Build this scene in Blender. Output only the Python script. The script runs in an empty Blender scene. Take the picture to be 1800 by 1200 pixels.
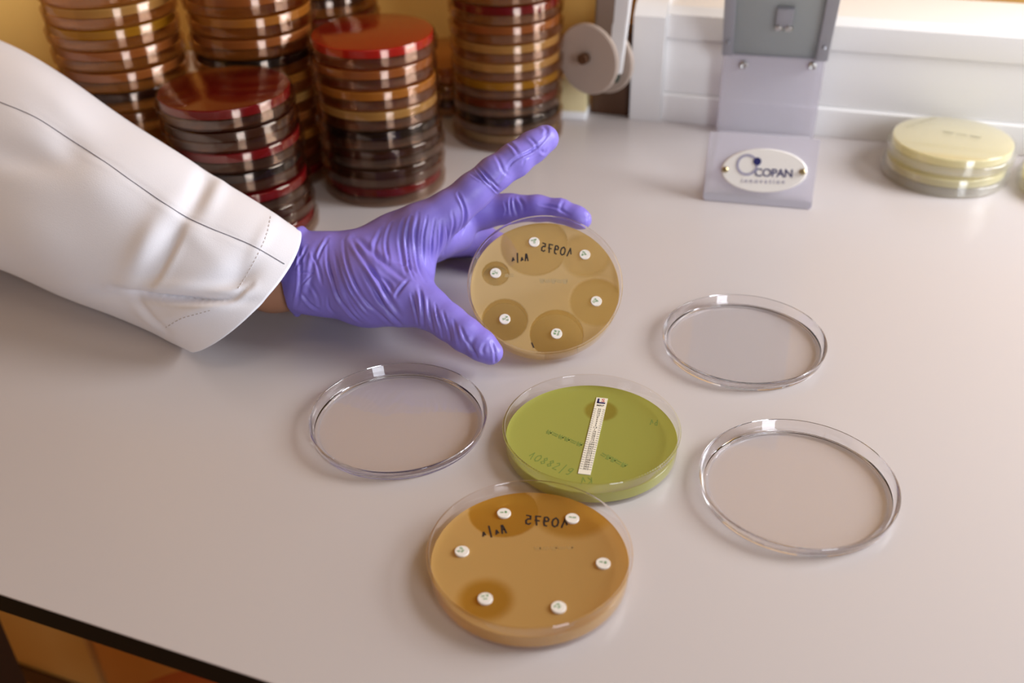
import bpy, bmesh, math, random
import numpy as np
from mathutils import Vector, Matrix, Euler
from mathutils.bvhtree import BVHTree
PI = math.pi
sc = bpy.context.scene
col = sc.collection

# ------------------------------------------------------------------ camera
PITCH, ROLL, CAMH, FPX = 0.585613, -0.02161, 0.32192, 1809.61
fw = np.array([0, math.cos(PITCH), -math.sin(PITCH)])
_r = np.array([1, 0, 0.]); _u = np.cross(_r, fw)
rt = math.cos(ROLL) * _r + math.sin(ROLL) * _u
up = -math.sin(ROLL) * _r + math.cos(ROLL) * _u
CAM = np.array([0, 0, CAMH])
def ray(x, y): return fw + rt * (x - 900) / FPX + up * (600 - y) / FPX
def at(x, y, d): return CAM + ray(x, y) * d
def atz(x, y, z=0.):
    d = ray(x, y); return CAM + d * ((z - CAMH) / d[2])
def project(P):
    D = np.asarray(P, float) - CAM; z = D @ fw
    return np.stack([900 + FPX * (D @ rt) / z, 600 - FPX * (D @ up) / z], -1), z
cd = bpy.data.cameras.new('camera'); cam = bpy.data.objects.new('camera', cd); col.objects.link(cam)
cd.sensor_width = 36; cd.lens = FPX / 1800 * 36; cd.clip_start = 0.01; cd.clip_end = 50
Mx = Matrix.Identity(4)
for i in range(3):
    Mx[i][0], Mx[i][1], Mx[i][2], Mx[i][3] = rt[i], up[i], -fw[i], CAM[i]
cam.matrix_world = Mx
cd.dof.use_dof = True; cd.dof.focus_distance = 0.515; cd.dof.aperture_fstop = 6.3
sc.camera = cam

# ------------------------------------------------------------------ light
sc.view_settings.view_transform = 'Standard'; sc.view_settings.look = 'None'
sc.view_settings.gamma = 1; sc.view_settings.use_curve_mapping = False
sc.view_settings.exposure = 0.02
w = bpy.data.worlds.new('world'); sc.world = w; w.use_nodes = True
w.node_tree.nodes['Background'].inputs[0].default_value = (1.0, 0.55, 0.27, 1)
w.node_tree.nodes['Background'].inputs[1].default_value = 0.07
def area(name, loc, target, sx, sy, energy, color):
    l = bpy.data.lights.new(name, 'AREA'); l.shape = 'RECTANGLE'; l.size = sx; l.size_y = sy; l.energy = energy; l.color = color
    o = bpy.data.objects.new(name, l); col.objects.link(o); o.location = loc
    o.rotation_euler = (Vector(target) - Vector(loc)).to_track_quat('-Z', 'Y').to_euler(); return o
area('window_daylight_right', (0.96, 0.46, 0.50), (0.15, 0.50, 0.0), 0.50, 0.50, 14.3, (0.93, 0.96, 1.02))
area('window_daylight_behind', (0.95, -1.50, 0.72), (0.1, 0.6, 0.05), 0.55, 1.1, 20, (0.85, 0.90, 1.0))
area('ceiling_lamp', (0.25, 0.1, 1.9), (0.1, 0.5, 0.0), 1.2, 0.5, 3.5, (1.0, 0.86, 0.72))
try:
    sc.cycles.use_denoising = True
    sc.cycles.transparent_max_bounces = 64; sc.cycles.max_bounces = 14; sc.cycles.transmission_bounces = 12
    sc.cycles.sample_clamp_indirect = 12
except Exception: pass

# ------------------------------------------------------------------ helpers
def link(name, mesh, mat=None, parent=None, smooth=True, sharp=35):
    o = bpy.data.objects.new(name, mesh); col.objects.link(o)
    if mat is not None and not mesh.materials: mesh.materials.append(mat)
    if smooth:
        mesh.polygons.foreach_set('use_smooth', [True] * len(mesh.polygons))
        if sharp: mesh.set_sharp_from_angle(angle=math.radians(sharp))
    if parent is not None: o.parent = parent
    return o
def mesh_of(name, v, f):
    m = bpy.data.meshes.new(name); m.from_pydata([tuple(map(float, p)) for p in v], [], [tuple(int(i) for i in q) for q in f]); m.update(); return m
def bm_mesh(name, bm):
    m = bpy.data.meshes.new(name); bmesh.ops.recalc_face_normals(bm, faces=bm.faces); bm.to_mesh(m); bm.free(); return m
def empty(name, loc=(0, 0, 0), rot=(0, 0, 0)):
    o = bpy.data.objects.new(name, None); o.empty_display_size = 0.02; col.objects.link(o); o.location = loc; o.rotation_euler = rot; return o
def tag(o, label, cat, group=None):
    o['label'] = label; o['category'] = cat
    if group: o['group'] = group
    return o
def struct(o): o['kind'] = 'structure'; return o
def lathe(name, prof, seg=96, closed=True):
    n = len(prof); v = []; f = []
    for i in range(seg):
        a = 2 * PI * i / seg
        v += [(r * math.cos(a), r * math.sin(a), z) for r, z in prof]
    for i in range(seg):
        j = (i + 1) % seg
        for k in range(n if closed else n - 1):
            l = (k + 1) % n
            f.append((i * n + k, j * n + k, j * n + l, i * n + l))
    bm = bmesh.new(); m = mesh_of(name, v, f); bm.from_mesh(m); bpy.data.meshes.remove(m)
    bmesh.ops.remove_doubles(bm, verts=bm.verts, dist=1e-7)
    bmesh.ops.dissolve_degenerate(bm, edges=bm.edges, dist=1e-7)
    return bm_mesh(name, bm)
def solid_lathe(name, prof, seg=64):
    """profile from axis (r=0) round to the axis again"""
    return lathe(name, prof, seg, closed=False)
def box_bm(bm, x0, x1, y0, y1, z0, z1, mat=None, bev=0):
    r = bmesh.ops.create_cube(bm, size=1); vs = r['verts']
    for v in vs: v.co = Vector((x0 + (v.co.x + .5) * (x1 - x0), y0 + (v.co.y + .5) * (y1 - y0), z0 + (v.co.z + .5) * (z1 - z0)))
    if bev:
        es = list({e for v in vs for e in v.link_edges})
        rr = bmesh.ops.bevel(bm, geom=es, offset=bev, segments=3, affect='EDGES', profile=0.5); vs = list({v for v in rr['verts']} | {v for v in vs if v.is_valid})
    if mat is not None:
        for v in vs: v.co = mat @ v.co
    return vs
def tube(pts, r, seg=8):
    pts = [Vector(p) for p in pts]; v = []; f = []; n = len(pts)
    for i, p in enumerate(pts):
        t = (pts[min(i + 1, n - 1)] - pts[max(i - 1, 0)]).normalized()
        a = t.orthogonal().normalized() if i == 0 else (a - t * a.dot(t)).normalized()
        b = t.cross(a)
        for k in range(seg):
            th = 2 * PI * k / seg; v.append(p + (a * math.cos(th) + b * math.sin(th)) * r)
    for i in range(n - 1):
        for k in range(seg):
            l = (k + 1) % seg; f.append((i * seg + k, i * seg + l, (i + 1) * seg + l, (i + 1) * seg + k))
    f.append(tuple(range(seg))[::-1]); f.append(tuple((n - 1) * seg + k for k in range(seg)))
    return v, f
def merge(parts):
    V = []; F = []
    for v, f in parts:
        o = len(V); V += list(v); F += [tuple(i + o for i in q) for q in f]
    return V, F

# ------------------------------------------------------------------ materials
def newmat(name):
    m = bpy.data.materials.new(name); m.use_nodes = True; nt = m.node_tree; nt.nodes.clear()
    return m, nt, nt.nodes.new('ShaderNodeOutputMaterial')
def pbr(name, c, rough=.5, metal=0, noise=None, bump=None, **kw):
    m, nt, out = newmat(name); b = nt.nodes.new('ShaderNodeBsdfPrincipled')
    b.inputs['Base Color'].default_value = (*c, 1); b.inputs['Roughness'].default_value = rough; b.inputs['Metallic'].default_value = metal
    for k, v in kw.items(): b.inputs[k.replace('_', ' ')].default_value = v
    nt.links.new(b.outputs[0], out.inputs[0])
    tc = nt.nodes.new('ShaderNodeTexCoord')
    if noise:
        sc_, amt = noise
        n = nt.nodes.new('ShaderNodeTexNoise'); n.inputs['Scale'].default_value = sc_; n.inputs['Detail'].default_value = 4
        nt.links.new(tc.outputs['Object'], n.inputs['Vector'])
        mx = nt.nodes.new('ShaderNodeMix'); mx.data_type = 'RGBA'
        mx.inputs[6].default_value = (*[x * (1 - amt) for x in c], 1); mx.inputs[7].default_value = (*[min(1, x * (1 + amt)) for x in c], 1)
        nt.links.new(n.outputs[0], mx.inputs[0]); nt.links.new(mx.outputs[2], b.inputs['Base Color'])
    if bump:
        sc_, st, di = bump
        n = nt.nodes.new('ShaderNodeTexNoise'); n.inputs['Scale'].default_value = sc_; n.inputs['Detail'].default_value = 3
        nt.links.new(tc.outputs['Object'], n.inputs['Vector'])
        bp = nt.nodes.new('ShaderNodeBump'); bp.inputs['Strength'].default_value = st; bp.inputs['Distance'].default_value = di
        nt.links.new(n.outputs[0], bp.inputs['Height']); nt.links.new(bp.outputs[0], b.inputs['Normal'])
    return m
def plastic(name, tint=(.985, .98, .985), haze=0.0, rough=.015, refl=(1, 1, 1)):
    """thin clear polystyrene: see-through plus Fresnel reflection, works from both sides"""
    m, nt, out = newmat(name)
    tr = nt.nodes.new('ShaderNodeBsdfTransparent'); tr.inputs[0].default_value = (*tint, 1)
    gl = nt.nodes.new('ShaderNodeBsdfGlossy'); gl.inputs['Roughness'].default_value = rough; gl.inputs['Color'].default_value = (*refl, 1)
    geo = nt.nodes.new('ShaderNodeNewGeometry'); ior = nt.nodes.new('ShaderNodeMapRange')
    ior.inputs['To Min'].default_value = 1.58; ior.inputs['To Max'].default_value = 1 / 1.58
    nt.links.new(geo.outputs['Backfacing'], ior.inputs['Value'])
    fr = nt.nodes.new('ShaderNodeFresnel'); nt.links.new(ior.outputs[0], fr.inputs['IOR'])
    mx = nt.nodes.new('ShaderNodeMixShader'); nt.links.new(fr.outputs[0], mx.inputs[0]); nt.links.new(tr.outputs[0], mx.inputs[1]); nt.links.new(gl.outputs[0], mx.inputs[2])
    last = mx
    if haze:
        df = nt.nodes.new('ShaderNodeBsdfDiffuse'); df.inputs[0].default_value = (.9, .88, .88, 1)
        m2 = nt.nodes.new('ShaderNodeMixShader'); m2.inputs[0].default_value = haze
        nt.links.new(mx.outputs[0], m2.inputs[1]); nt.links.new(df.outputs[0], m2.inputs[2]); last = m2
    nt.links.new(last.outputs[0], out.inputs[0]); return m
def agar(name, c, see=.15, seec=None, zones=(), lawn=None, gloss=.12, rim=None, edge=1.0):
    """gel: diffuse + translucent + a share of tinted see-through; zones = (x, y, radius, strength, softness) clear spots in the lawn (metres, object space)"""
    m, nt, out = newmat(name); N = nt.nodes.new; L = nt.links.new
    seec = seec or tuple(min(1, x ** .5) for x in c)
    p = N('ShaderNodeBsdfPrincipled'); p.inputs['Roughness'].default_value = gloss
    p.inputs['Base Color'].default_value = (*c, 1)
    tl = N('ShaderNodeBsdfTranslucent'); tl.inputs[0].default_value = (*c, 1)
    m1 = N('ShaderNodeMixShader'); m1.inputs[0].default_value = .4; L(p.outputs[0], m1.inputs[1]); L(tl.outputs[0], m1.inputs[2])
    tr = N('ShaderNodeBsdfTransparent'); tr.inputs[0].default_value = (*seec, 1)
    m2 = N('ShaderNodeMixShader'); L(m1.outputs[0], m2.inputs[1]); L(tr.outputs[0], m2.inputs[2]); m2.inputs[0].default_value = see
    L(m2.outputs[0], out.inputs[0])
    tc = N('ShaderNodeTexCoord')
    if zones:
        acc = None
        sx = N('ShaderNodeSeparateXYZ'); L(tc.outputs['Object'], sx.inputs[0])
        nz = N('ShaderNodeTexNoise'); nz.inputs['Scale'].default_value = 900; L(tc.outputs['Object'], nz.inputs['Vector'])
        for (zx, zy, zr, st, so) in zones:
            cv = N('ShaderNodeCombineXYZ'); L(sx.outputs[0], cv.inputs[0]); L(sx.outputs[1], cv.inputs[1])
            d = N('ShaderNodeVectorMath'); d.operation = 'DISTANCE'; L(cv.outputs[0], d.inputs[0]); d.inputs[1].default_value = (zx, zy, 0)
            ad = N('ShaderNodeMath'); ad.operation = 'MULTIPLY_ADD'; L(nz.outputs[0], ad.inputs[0]); ad.inputs[1].default_value = .0006; L(d.outputs['Value'], ad.inputs[2])
            mr = N('ShaderNodeMapRange'); mr.interpolation_type = 'SMOOTHSTEP'
            mr.inputs['From Min'].default_value = zr + so; mr.inputs['From Max'].default_value = zr - so
            mr.inputs['To Min'].default_value = 0; mr.inputs['To Max'].default_value = st; L(ad.outputs[0], mr.inputs['Value'])
            if acc is None: acc = mr
            else:
                mm = N('ShaderNodeMath'); mm.operation = 'MAXIMUM'; L(acc.outputs[0], mm.inputs[0]); L(mr.outputs[0], mm.inputs[1]); acc = mm
        mx = N('ShaderNodeMix'); mx.data_type = 'RGBA'; mx.inputs[6].default_value = (*(lawn or c), 1); mx.inputs[7].default_value = (*c, 1)
        L(acc.outputs[0], mx.inputs[0]); L(mx.outputs[2], p.inputs['Base Color'])
        mr2 = N('ShaderNodeMapRange'); mr2.inputs['To Min'].default_value = see * .35; mr2.inputs['To Max'].default_value = see
        L(acc.outputs[0], mr2.inputs['Value']); L(mr2.outputs[0], m2.inputs[0])
        bp = N('ShaderNodeBump'); bp.inputs['Strength'].default_value = .35; bp.inputs['Distance'].default_value = .0004; bp.invert = True
        L(acc.outputs[0], bp.inputs['Height']); L(bp.outputs[0], p.inputs['Normal'])
    return m

M_table = pbr('grey_laminate', (.575, .527, .515), .28, noise=(3.0, .02), bump=(420, .05, .0004))
M_tedge = pbr('black_laminate_core', (.003, .0025, .003), .6, Specular_IOR_Level=.2)
M_wall = pbr('yellow_plaster', (.72, .42, .105), .8, bump=(60, .1, .002))
M_white = pbr('white_upvc', (.92, .91, .90), .35)
def glassy(name, c=(.99, .985, .99)):
    m, nt, out = newmat(name); g = nt.nodes.new('ShaderNodeBsdfGlass'); g.inputs['Color'].default_value = (*c, 1); g.inputs['Roughness'].default_value = 0.0; g.inputs['IOR'].default_value = 1.5
    nt.links.new(g.outputs[0], out.inputs[0]); return m
M_glassy = glassy('refracting_polystyrene')
M_clear = plastic('clear_polystyrene', (.99, .985, .99))
M_clear2 = plastic('clear_polystyrene_stored', (.975, .935, .90), .0, .10, (.74, .60, .50))
M_clear3 = plastic('clear_polystyrene_new', (.985, .985, .975), .05, .10)
M_ink = pbr('black_marker_ink', (.012, .01, .012), .5)
M_green_ink = pbr('green_ink', (.12, .30, .10), .6)
M_darkgreen_ink = pbr('dark_green_ink', (.20, .26, .045), .6)
M_paper = pbr('white_paper_disk', (.86, .80, .72), .7)
M_strip = pbr('cream_paper_strip', (.86, .80, .66), .6)
M_sleeve = pbr('white_cotton_drill', (.92, .91, .96), .85, bump=(1600, .22, .0004), Sheen_Weight=.15)
M_glove = pbr('violet_nitrile', (.24, .185, .63), .42, noise=(60, .06), bump=(700, .10, .0003))
M_skin = pbr('skin', (.42, .20, .11), .5, bump=(500, .15, .0003))
M_steel = pbr('brushed_steel', (.55, .54, .52), .3, 1.0)
M_brass = pbr('brass_screw', (.45, .36, .20), .35, 1.0)
M_grey = pbr('grey_painted_metal', (.36, .36, .39), .4, .2)
M_name = pbr('cream_enamel', (.84, .80, .74), .35)
M_navy = pbr('navy_print', (.012, .012, .11), .5)
M_greyprint = pbr('grey_print', (.34, .32, .42), .5)
M_red = pbr('red_print', (.55, .03, .03), .5)
M_brown = pbr('dark_brown_wood_and_shade', (.09, .035, .012), .5, noise=(30, .3))  # on the gap block this brown stands for wall shade
M_cream = pbr('cream_plastic', (.80, .68, .38), .4)
M_beige = pbr('beige_plastic_disc', (.50, .40, .33), .45)
M_dark = pbr('dark_green_rubber', (.03, .05, .035), .5)
M_floor = pbr('ochre_floor', (.85, .42, .12), .45, noise=(6, .15))
M_cab = pbr('ochre_cabinet', (.92, .60, .20), .5)
M_stool = pbr('orange_vinyl', (.75, .16, .03), .4)

# ------------------------------------------------------------------ room and table
WD = Vector((math.cos(math.radians(-18)), math.sin(math.radians(-18)), 0)); WN = Vector((-WD.y, WD.x, 0))   # along the wall, away from the viewer
W0 = Vector((.1024, .8186, 0))
wmat = Matrix(((WD.x, WN.x, 0, W0.x), (WD.y, WN.y, 0, W0.y), (0, 0, 1, 0), (0, 0, 0, 1)))
bm = bmesh.new(); box_bm(bm, -.80, .5, .07, .12, -.74, 1.4, wmat); struct(link('wall_back', bm_mesh('wall_back', bm), M_wall, smooth=False))
bm = bmesh.new(); box_bm(bm, -.80, -.75, -1.1, .0695, -.74, 1.4, wmat); struct(link('wall_left', bm_mesh('wall_left', bm), M_wall, smooth=False))
bm = bmesh.new(); box_bm(bm, -2.2, 2.2, -1.5, 2.2, -.78, -.74); struct(link('floor', bm_mesh('floor', bm), M_floor, smooth=False))
bm = bmesh.new(); box_bm(bm, -.62, -.50, -.16, .0695, .0002, 1.4, wmat); struct(link('wall_corner', bm_mesh('wall_corner', bm), M_wall, smooth=False))
# bench top: front edge measured in the photo, back edge along the wall
FA, FB = Vector((-.2164, .3031, 0)), Vector((-.0934, .2548, 0)); FD = (FB - FA).normalized()
c0 = FA - FD * .603; c1 = FA + FD * 1.55; c2 = W0 + WD * 1.0 + WN * .065; c3 = W0 - WD * .748 + WN * .065
def slab(name, pts, z0, z1, mat, parent, bev=0):
    bm = bmesh.new(); vs = [bm.verts.new((p.x, p.y, z1)) for p in pts]; f = bm.faces.new(vs)
    r = bmesh.ops.extrude_face_region(bm, geom=[f]); bmesh.ops.translate(bm, verts=[v for v in r['geom'] if isinstance(v, bmesh.types.BMVert)], vec=(0, 0, z0 - z1))
    if bev: bmesh.ops.bevel(bm, geom=[e for e in bm.edges], offset=bev, segments=2, affect='EDGES')
    return link(name, bm_mesh(name, bm), mat, parent, smooth=False)
bench = tag(empty('lab_bench', (0, 0, 0)), 'long pale grey laboratory bench with black edge carrying every dish', 'bench')
slab('bench_top', [c0, c1, c2, c3], -.0008, 0, M_table, bench)
core = slab('edge', [c0, c1, c2, c3], -.0125, -.0009, M_tedge, bench, .0006); core['label'] = 'black core edge of the bench top'
lg = bmesh.new(); lm = Matrix.Translation((0, 0, 0))
P = atz(-42, 1172, -.30); box_bm(lg, P[0] - .028, P[0] + .018, P[1] - .02, P[1] + .02, -.74, -.0127)
link('leg', bm_mesh('leg', lg), pbr('dark_leg_metal', (.03, .018, .014), .5), bench, smooth=False)
# drawer unit below the bench
Pc = atz(150, 1130, -.53)
cab = tag(empty('drawer_unit', (Pc[0], Pc[1], -.74), (0, 0, math.radians(-21.4))), 'ochre drawer unit standing on the floor under the bench', 'cabinet')
bm = bmesh.new(); box_bm(bm, -.36, .0, 0, .40, 0, .722, bev=.003); link('side_panel', bm_mesh('side_panel', bm), M_cab, cab)
bm = bmesh.new(); box_bm(bm, .004, .40, .004, .40, 0, .722, bev=.003); link('front_panel', bm_mesh('front_panel', bm), pbr('ochre_cabinet_front', (.85, .42, .12), .5), cab)
bm = bmesh.new(); box_bm(bm, -.36, .40, -.004, 0, .10, .13, bev=.001); link('rail', bm_mesh('rail', bm), M_brown, cab)
Ps = atz(330, 1380, -.35)
st = tag(empty('stool', (Ps[0], Ps[1], -.74)), 'round orange vinyl stool tucked under the bench front edge', 'stool')
link('seat', solid_lathe('seat', [(0, .34), (.10, .34), (.12, .345), (.127, .36), (.12, .375), (.10, .382), (0, .384)]), M_stool, st)
link('column', solid_lathe('column', [(0, 0), (.16, 0), (.16, .02), (.03, .04), (.022, .06), (.022, .339), (0, .339)]), M_grey, st)

# white cable trunking along the back of the bench
trk = tag(empty('cable_trunking', W0, (0, 0, math.radians(-18))), 'long white stepped cable trunking along the back of the bench', 'trunking')
def extr_profile(name, prof, x0, x1, mat, parent, sharp=30):
    n = len(prof); v = [(x0, y, z) for y, z in prof] + [(x1, y, z) for y, z in prof]
    f = [(i, (i + 1) % n, n + (i + 1) % n, n + i) for i in range(n)] + [tuple(range(n))[::-1], tuple(range(n, 2 * n))]
    bm = bmesh.new(); m = mesh_of(name, v, f); bm.from_mesh(m); bpy.data.meshes.remove(m)
    return link(name, bm_mesh(name, bm), mat, parent, sharp=sharp)
extr_profile('lower_body', [(.001, 0), (0, .002), (0, .0225), (.0015, .0240), (.066, .0240), (.066, 0)], .026, .495, M_white, trk)
extr_profile('lid', [(.0035, .0245), (.003, .026), (.003, .0675), (.0045, .0685), (.066, .0685), (.066, .0245)], .026, .495, M_white, trk)
extr_profile('upper_body', [(.0005, .0692), (.0, .0705), (.0, .0880), (.006, .0935), (.066, .0955), (.066, .0692)], .026, .495, M_white, trk)
extr_profile('end_cap', [(-.002, 0), (-.0028, .004), (-.0028, .086), (.004, .0935), (.012, .0965), (.066, .0975), (.066, 0)], 0.0, .0255, M_white, trk)

# added brown block painting in the shaded wall gap, and heat-sealer-like roll holder
bm = bmesh.new(); box_bm(bm, -.034, -.002, .004, .03, 0, .07, wmat, bev=.001)
tag(link('shaded_gap_block', bm_mesh('shaded_gap_block', bm), M_brown), 'added dark brown block for the shaded wall between roll holder and white trunking', 'block')

def text_mesh(s, size, depth=0.0, bold=False, align='CENTER', space=1.0):
    c = bpy.data.curves.new('t', 'FONT'); c.body = s; c.size = size; c.align_x = align; c.align_y = 'CENTER'; c.extrude = depth; c.space_character = space
    if bold: c.offset = size * .012
    c.resolution_u = 4
    o = bpy.data.objects.new('t', c); col.objects.link(o); bpy.context.view_layer.update()
    m = bpy.data.meshes.new_from_object(o.evaluated_get(bpy.context.evaluated_depsgraph_get()))
    bpy.data.objects.remove(o); bpy.data.curves.remove(c); return m

# roll holder: two discs, arm, white bar, cream foot
rh = tag(empty('roll_holder', (.074, .868, 0)), 'beige disc roll holder with white arm on a cream foot beside the tallest right stack', 'holder')
Dm = Matrix.Rotation(math.radians(52), 4, 'Z') @ Matrix.Rotation(math.radians(90), 4, 'Y')
def put_disc(name, pix, depth, r, th, mat, parent, seg=64):
    m = solid_lathe(name, [(0, -th / 2), (r * .96, -th / 2), (r, -th / 4), (r, th / 4), (r * .96, th / 2), (r * .3, th / 2), (r * .22, th / 2 + .0006), (0, th / 2 + .0006)], seg)
    o = link(name, m, mat, parent); p = Vector(at(*pix, depth)) - parent.location; o.matrix_local = Matrix.Translation(p) @ Dm; return o
put_disc('front_disc', (1034, 104), .800, .0275, .004, M_beige, rh)
put_disc('rear_disc', (1062, 104), .835, .0275, .004, M_beige, rh)
put_disc('hub', (1026, 103), .795, .0042, .006, M_brown, rh, 24)
put_disc('axle', (1046, 104), .818, .006, .035, M_grey, rh, 24)
def bar(name, p0, p1, wv, tv, mat, parent, bev=.0008):
    """box from p0 to p1 with full width vector wv and thickness vector tv"""
    p0, p1, wv, tv = map(Vector, (p0, p1, wv, tv)); L = p1 - p0
    mt = Matrix(((wv.x, tv.x, L.x, p0.x), (wv.y, tv.y, L.y, p0.y), (wv.z, tv.z, L.z, p0.z), (0, 0, 0, 1)))
    bm = bmesh.new(); r = bmesh.ops.create_cube(bm, size=1)
    for v in bm.verts: v.co = mt @ (v.co + Vector((0, 0, .5)))
    if bev: bmesh.ops.bevel(bm, geom=list(bm.edges), offset=bev, segments=2, affect='EDGES')
    o = link(name, bm_mesh(name, bm), mat, parent)
    if parent is not None:
        for v in o.data.vertices: v.co -= parent.location
    return o
bar('arm', at(1056, 112, .822), at(1070, -70, .76), (.014, -.002, 0), (0, .006, 0), pbr('brown_metal', (.20, .13, .09), .45), rh)
bar('white_bar', at(1078, 128, .822), at(1103, -70, .76), (.0125, -.006, 0), (.002, .004, 0), M_white, rh)
bar('bar_tip', at(1073, 143, .826), at(1077, 130, .8225), (.0115, -.006, 0), (.002, .004, 0), M_dark, rh)
ft = bmesh.new(); box_bm(ft, -.013, .010, -.013, .012, 0, .006, bev=.001); fo = link('foot', bm_mesh('foot', ft), M_white, rh)
P = atz(1015, 210) ; fo.location = (P[0] - .074, P[1] + .012 - .868, 0); fo.rotation_euler = (0, 0, math.radians(-14))
ft = bmesh.new(); box_bm(ft, -.0125, .009, -.009, .012, .006, .034, bev=.001); fo2 = link('post', bm_mesh('post', ft), M_cream, rh); fo2.location = fo.location; fo2.rotation_euler = fo.rotation_euler

# ------------------------------------------------------------------ smoked acrylic stand with name plate
SD = Vector((.0723, -.0188, 0)).normalized(); SN = Vector((-SD.y, SD.x, 0)); S0 = Vector((.137, .661, 0)); SW = .0745
smat = Matrix(((SD.x, SN.x, 0, 0), (SD.y, SN.y, 0, 0), (0, 0, 1, 0), (0, 0, 0, 1)))
M_acr = plastic('smoked_acrylic', (.80, .77, .86), .42, .12)
stand = tag(empty('acrylic_stand', S0, (0, 0, math.atan2(SD.y, SD.x))), 'smoky acrylic stand with an oval name plate in front of the trunking', 'stand')
lean = Matrix.Rotation(math.radians(-22), 4, 'X')
def rounded_plate(name, w_, h_, t_, rad, mat, parent, M=Matrix.Identity(4), rtop=None):
    rtop = rad if rtop is None else rtop
    pts = []
    for (cx, cz, a0, rr) in ((w_ - rad, rad, -90, rad), (w_ - rtop, h_ - rtop, 0, rtop), (rtop, h_ - rtop, 90, rtop), (rad, rad, 180, rad)):
        for k in range(7):
            a = math.radians(a0 + 90 * k / 6); pts.append((cx + rr * math.cos(a), cz + rr * math.sin(a)))
    n = len(pts); v = [(x, 0, z) for x, z in pts] + [(x, t_, z) for x, z in pts]
    f = [tuple(range(n)), tuple(range(n, 2 * n))[::-1]] + [(i, n + i, n + (i + 1) % n, (i + 1) % n) for i in range(n)]
    bm = bmesh.new(); m = mesh_of(name, v, f); bm.from_mesh(m); bpy.data.meshes.remove(m)
    bmesh.ops.remove_doubles(bm, verts=bm.verts, dist=1e-6)
    es = [e for e in bm.edges if abs(e.verts[0].co.y - e.verts[1].co.y) < 1e-9]
    bmesh.ops.bevel(bm, geom=es, offset=.0004, segments=2, affect='EDGES')
    bmesh.ops.transform(bm, matrix=M, verts=bm.verts)
    return link(name, bm_mesh(name, bm), mat, parent)
FRM = Matrix.Translation((0, 0, .0005)) @ lean
rounded_plate('front_plate', SW, .0475, .005, .004, M_acr, stand, FRM, rtop=.001)
le = rounded_plate('lower_edge', SW, .0052, .0005, .0022, plastic('violet_acrylic_edge', (.45, .38, .60), .45, .2), stand, Matrix.Translation((0, -.0006, .0004)) @ lean, rtop=.001)
le['label'] = 'darker violet lower edge of the plate'
bm = bmesh.new(); box_bm(bm, .002, SW - .002, .012, .124, .0003, .0035, bev=.0005); link('base_plate', bm_mesh('base_plate', bm), M_acr, stand)
rounded_plate('back_panel', SW + .0012, .0640, .004, .0006, M_acr, stand, Matrix.Translation((-.0005, .1265, .0002)))
# tilted upper body leaning over the bench
ut = Matrix.Translation((-.0005, .1285, .0640)) @ Matrix.Rotation(math.radians(38), 4, 'X')
bm = bmesh.new(); box_bm(bm, .004, SW - .003, 0, .003, 0, .20, ut, bev=.0005); link('upper_panel', bm_mesh('upper_panel', bm), pbr('grey_green_acrylic', (.34, .37, .36), .25), stand)
for nm, x0, x1 in (('left', -.0012, .007), ('right', SW - .006, SW + .003)):
    bm = bmesh.new(); box_bm(bm, x0, x1, -.004, .0045, .003, .20, ut, bev=.0006); link('bracket', bm_mesh('bracket', bm), M_grey, stand)
def screw(parent, M, r=.0026, mat=M_steel, shank=True):
    p = [(0, -.001)] + ([(r * .9, -.001)]) + [(r, .0005), (r * .93, .0018), (r * .6, .0026), (r * .3, .0022), (0, .0020)]
    o = link('screw', solid_lathe('screw', p, 24), mat, parent); o.matrix_local = M @ Matrix.Rotation(math.radians(90), 4, 'X'); return o
for x, z in ((.0155, .0575), (.0665, .0600)): screw(stand, Matrix.Translation((x, .1252, z)), .0032)
for x in (.0385, .0455): screw(stand, ut @ Matrix.Translation((x, -.0022, .0405)), .0032)
bm = bmesh.new(); box_bm(bm, .036, .048, -.003, 0, .0400, .062, ut, bev=.0006); link('clip', bm_mesh('clip', bm), M_grey, stand)
for x in (.003, SW - .0015): screw(stand, ut @ Matrix.Translation((x, -.0043, .022)), .0014, M_grey)
# oval name plate
npc = Vector((.0395, -.0012, .0235))
NM = FRM @ Matrix.Translation(npc) @ Matrix.Rotation(math.radians(-3), 4, 'Y') @ Matrix.Rotation(math.radians(90), 4, 'X')
a_, b_ = .0290, .0150; n = 72; v = []; f = []
for (sx, z) in ((1, -.0011), (1, .0003), (.975, .0009)): v += [((a_ - (1 - sx) * .03) * math.cos(2 * PI * i / n), (b_ - (1 - sx) * .03) * math.sin(2 * PI * i / n), z) for i in range(n)]
for k in range(2): f += [(k * n + i, k * n + (i + 1) % n, (k + 1) * n + (i + 1) % n, (k + 1) * n + i) for i in range(n)]
f += [tuple(range(n))[::-1], tuple(range(2 * n, 3 * n))]
npo = link('name_plate', mesh_of('name_plate', v, f), M_name, stand, sharp=20); npo.matrix_local = NM; npo['label'] = 'cream oval name plate'
def onplate(name, mesh, mat, x, y, z=.00105, rot=0):
    o = link(name, mesh, mat, npo, smooth=False); o.matrix_local = Matrix.Translation((x, y, z)) @ Matrix.Rotation(rot, 4, 'Z'); return o
def ring_mesh(name, r0, r1, th=.0002, seg=64): return lathe(name, [(r0, 0), (r1, 0), (r1, th), (r0, th)], seg)
onplate('logo_ring', ring_mesh('logo_ring', .0058, .0074), M_greyprint, -.0115, .0037)
onplate('logo_dot', solid_lathe('logo_dot', [(0, 0), (.0027, 0), (.0027, .00035), (0, .00035)], 40), M_navy, -.0048, .0062)
m = text_mesh('COPAN', .0078, .00008, True, space=.93)
onplate('brand_lettering', m, M_navy, .0068, -.0016)
onplate('tagline_lettering', text_mesh('innovation', .0044, .00008, True, space=1.55), M_greyprint, 0, -.0072)
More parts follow.
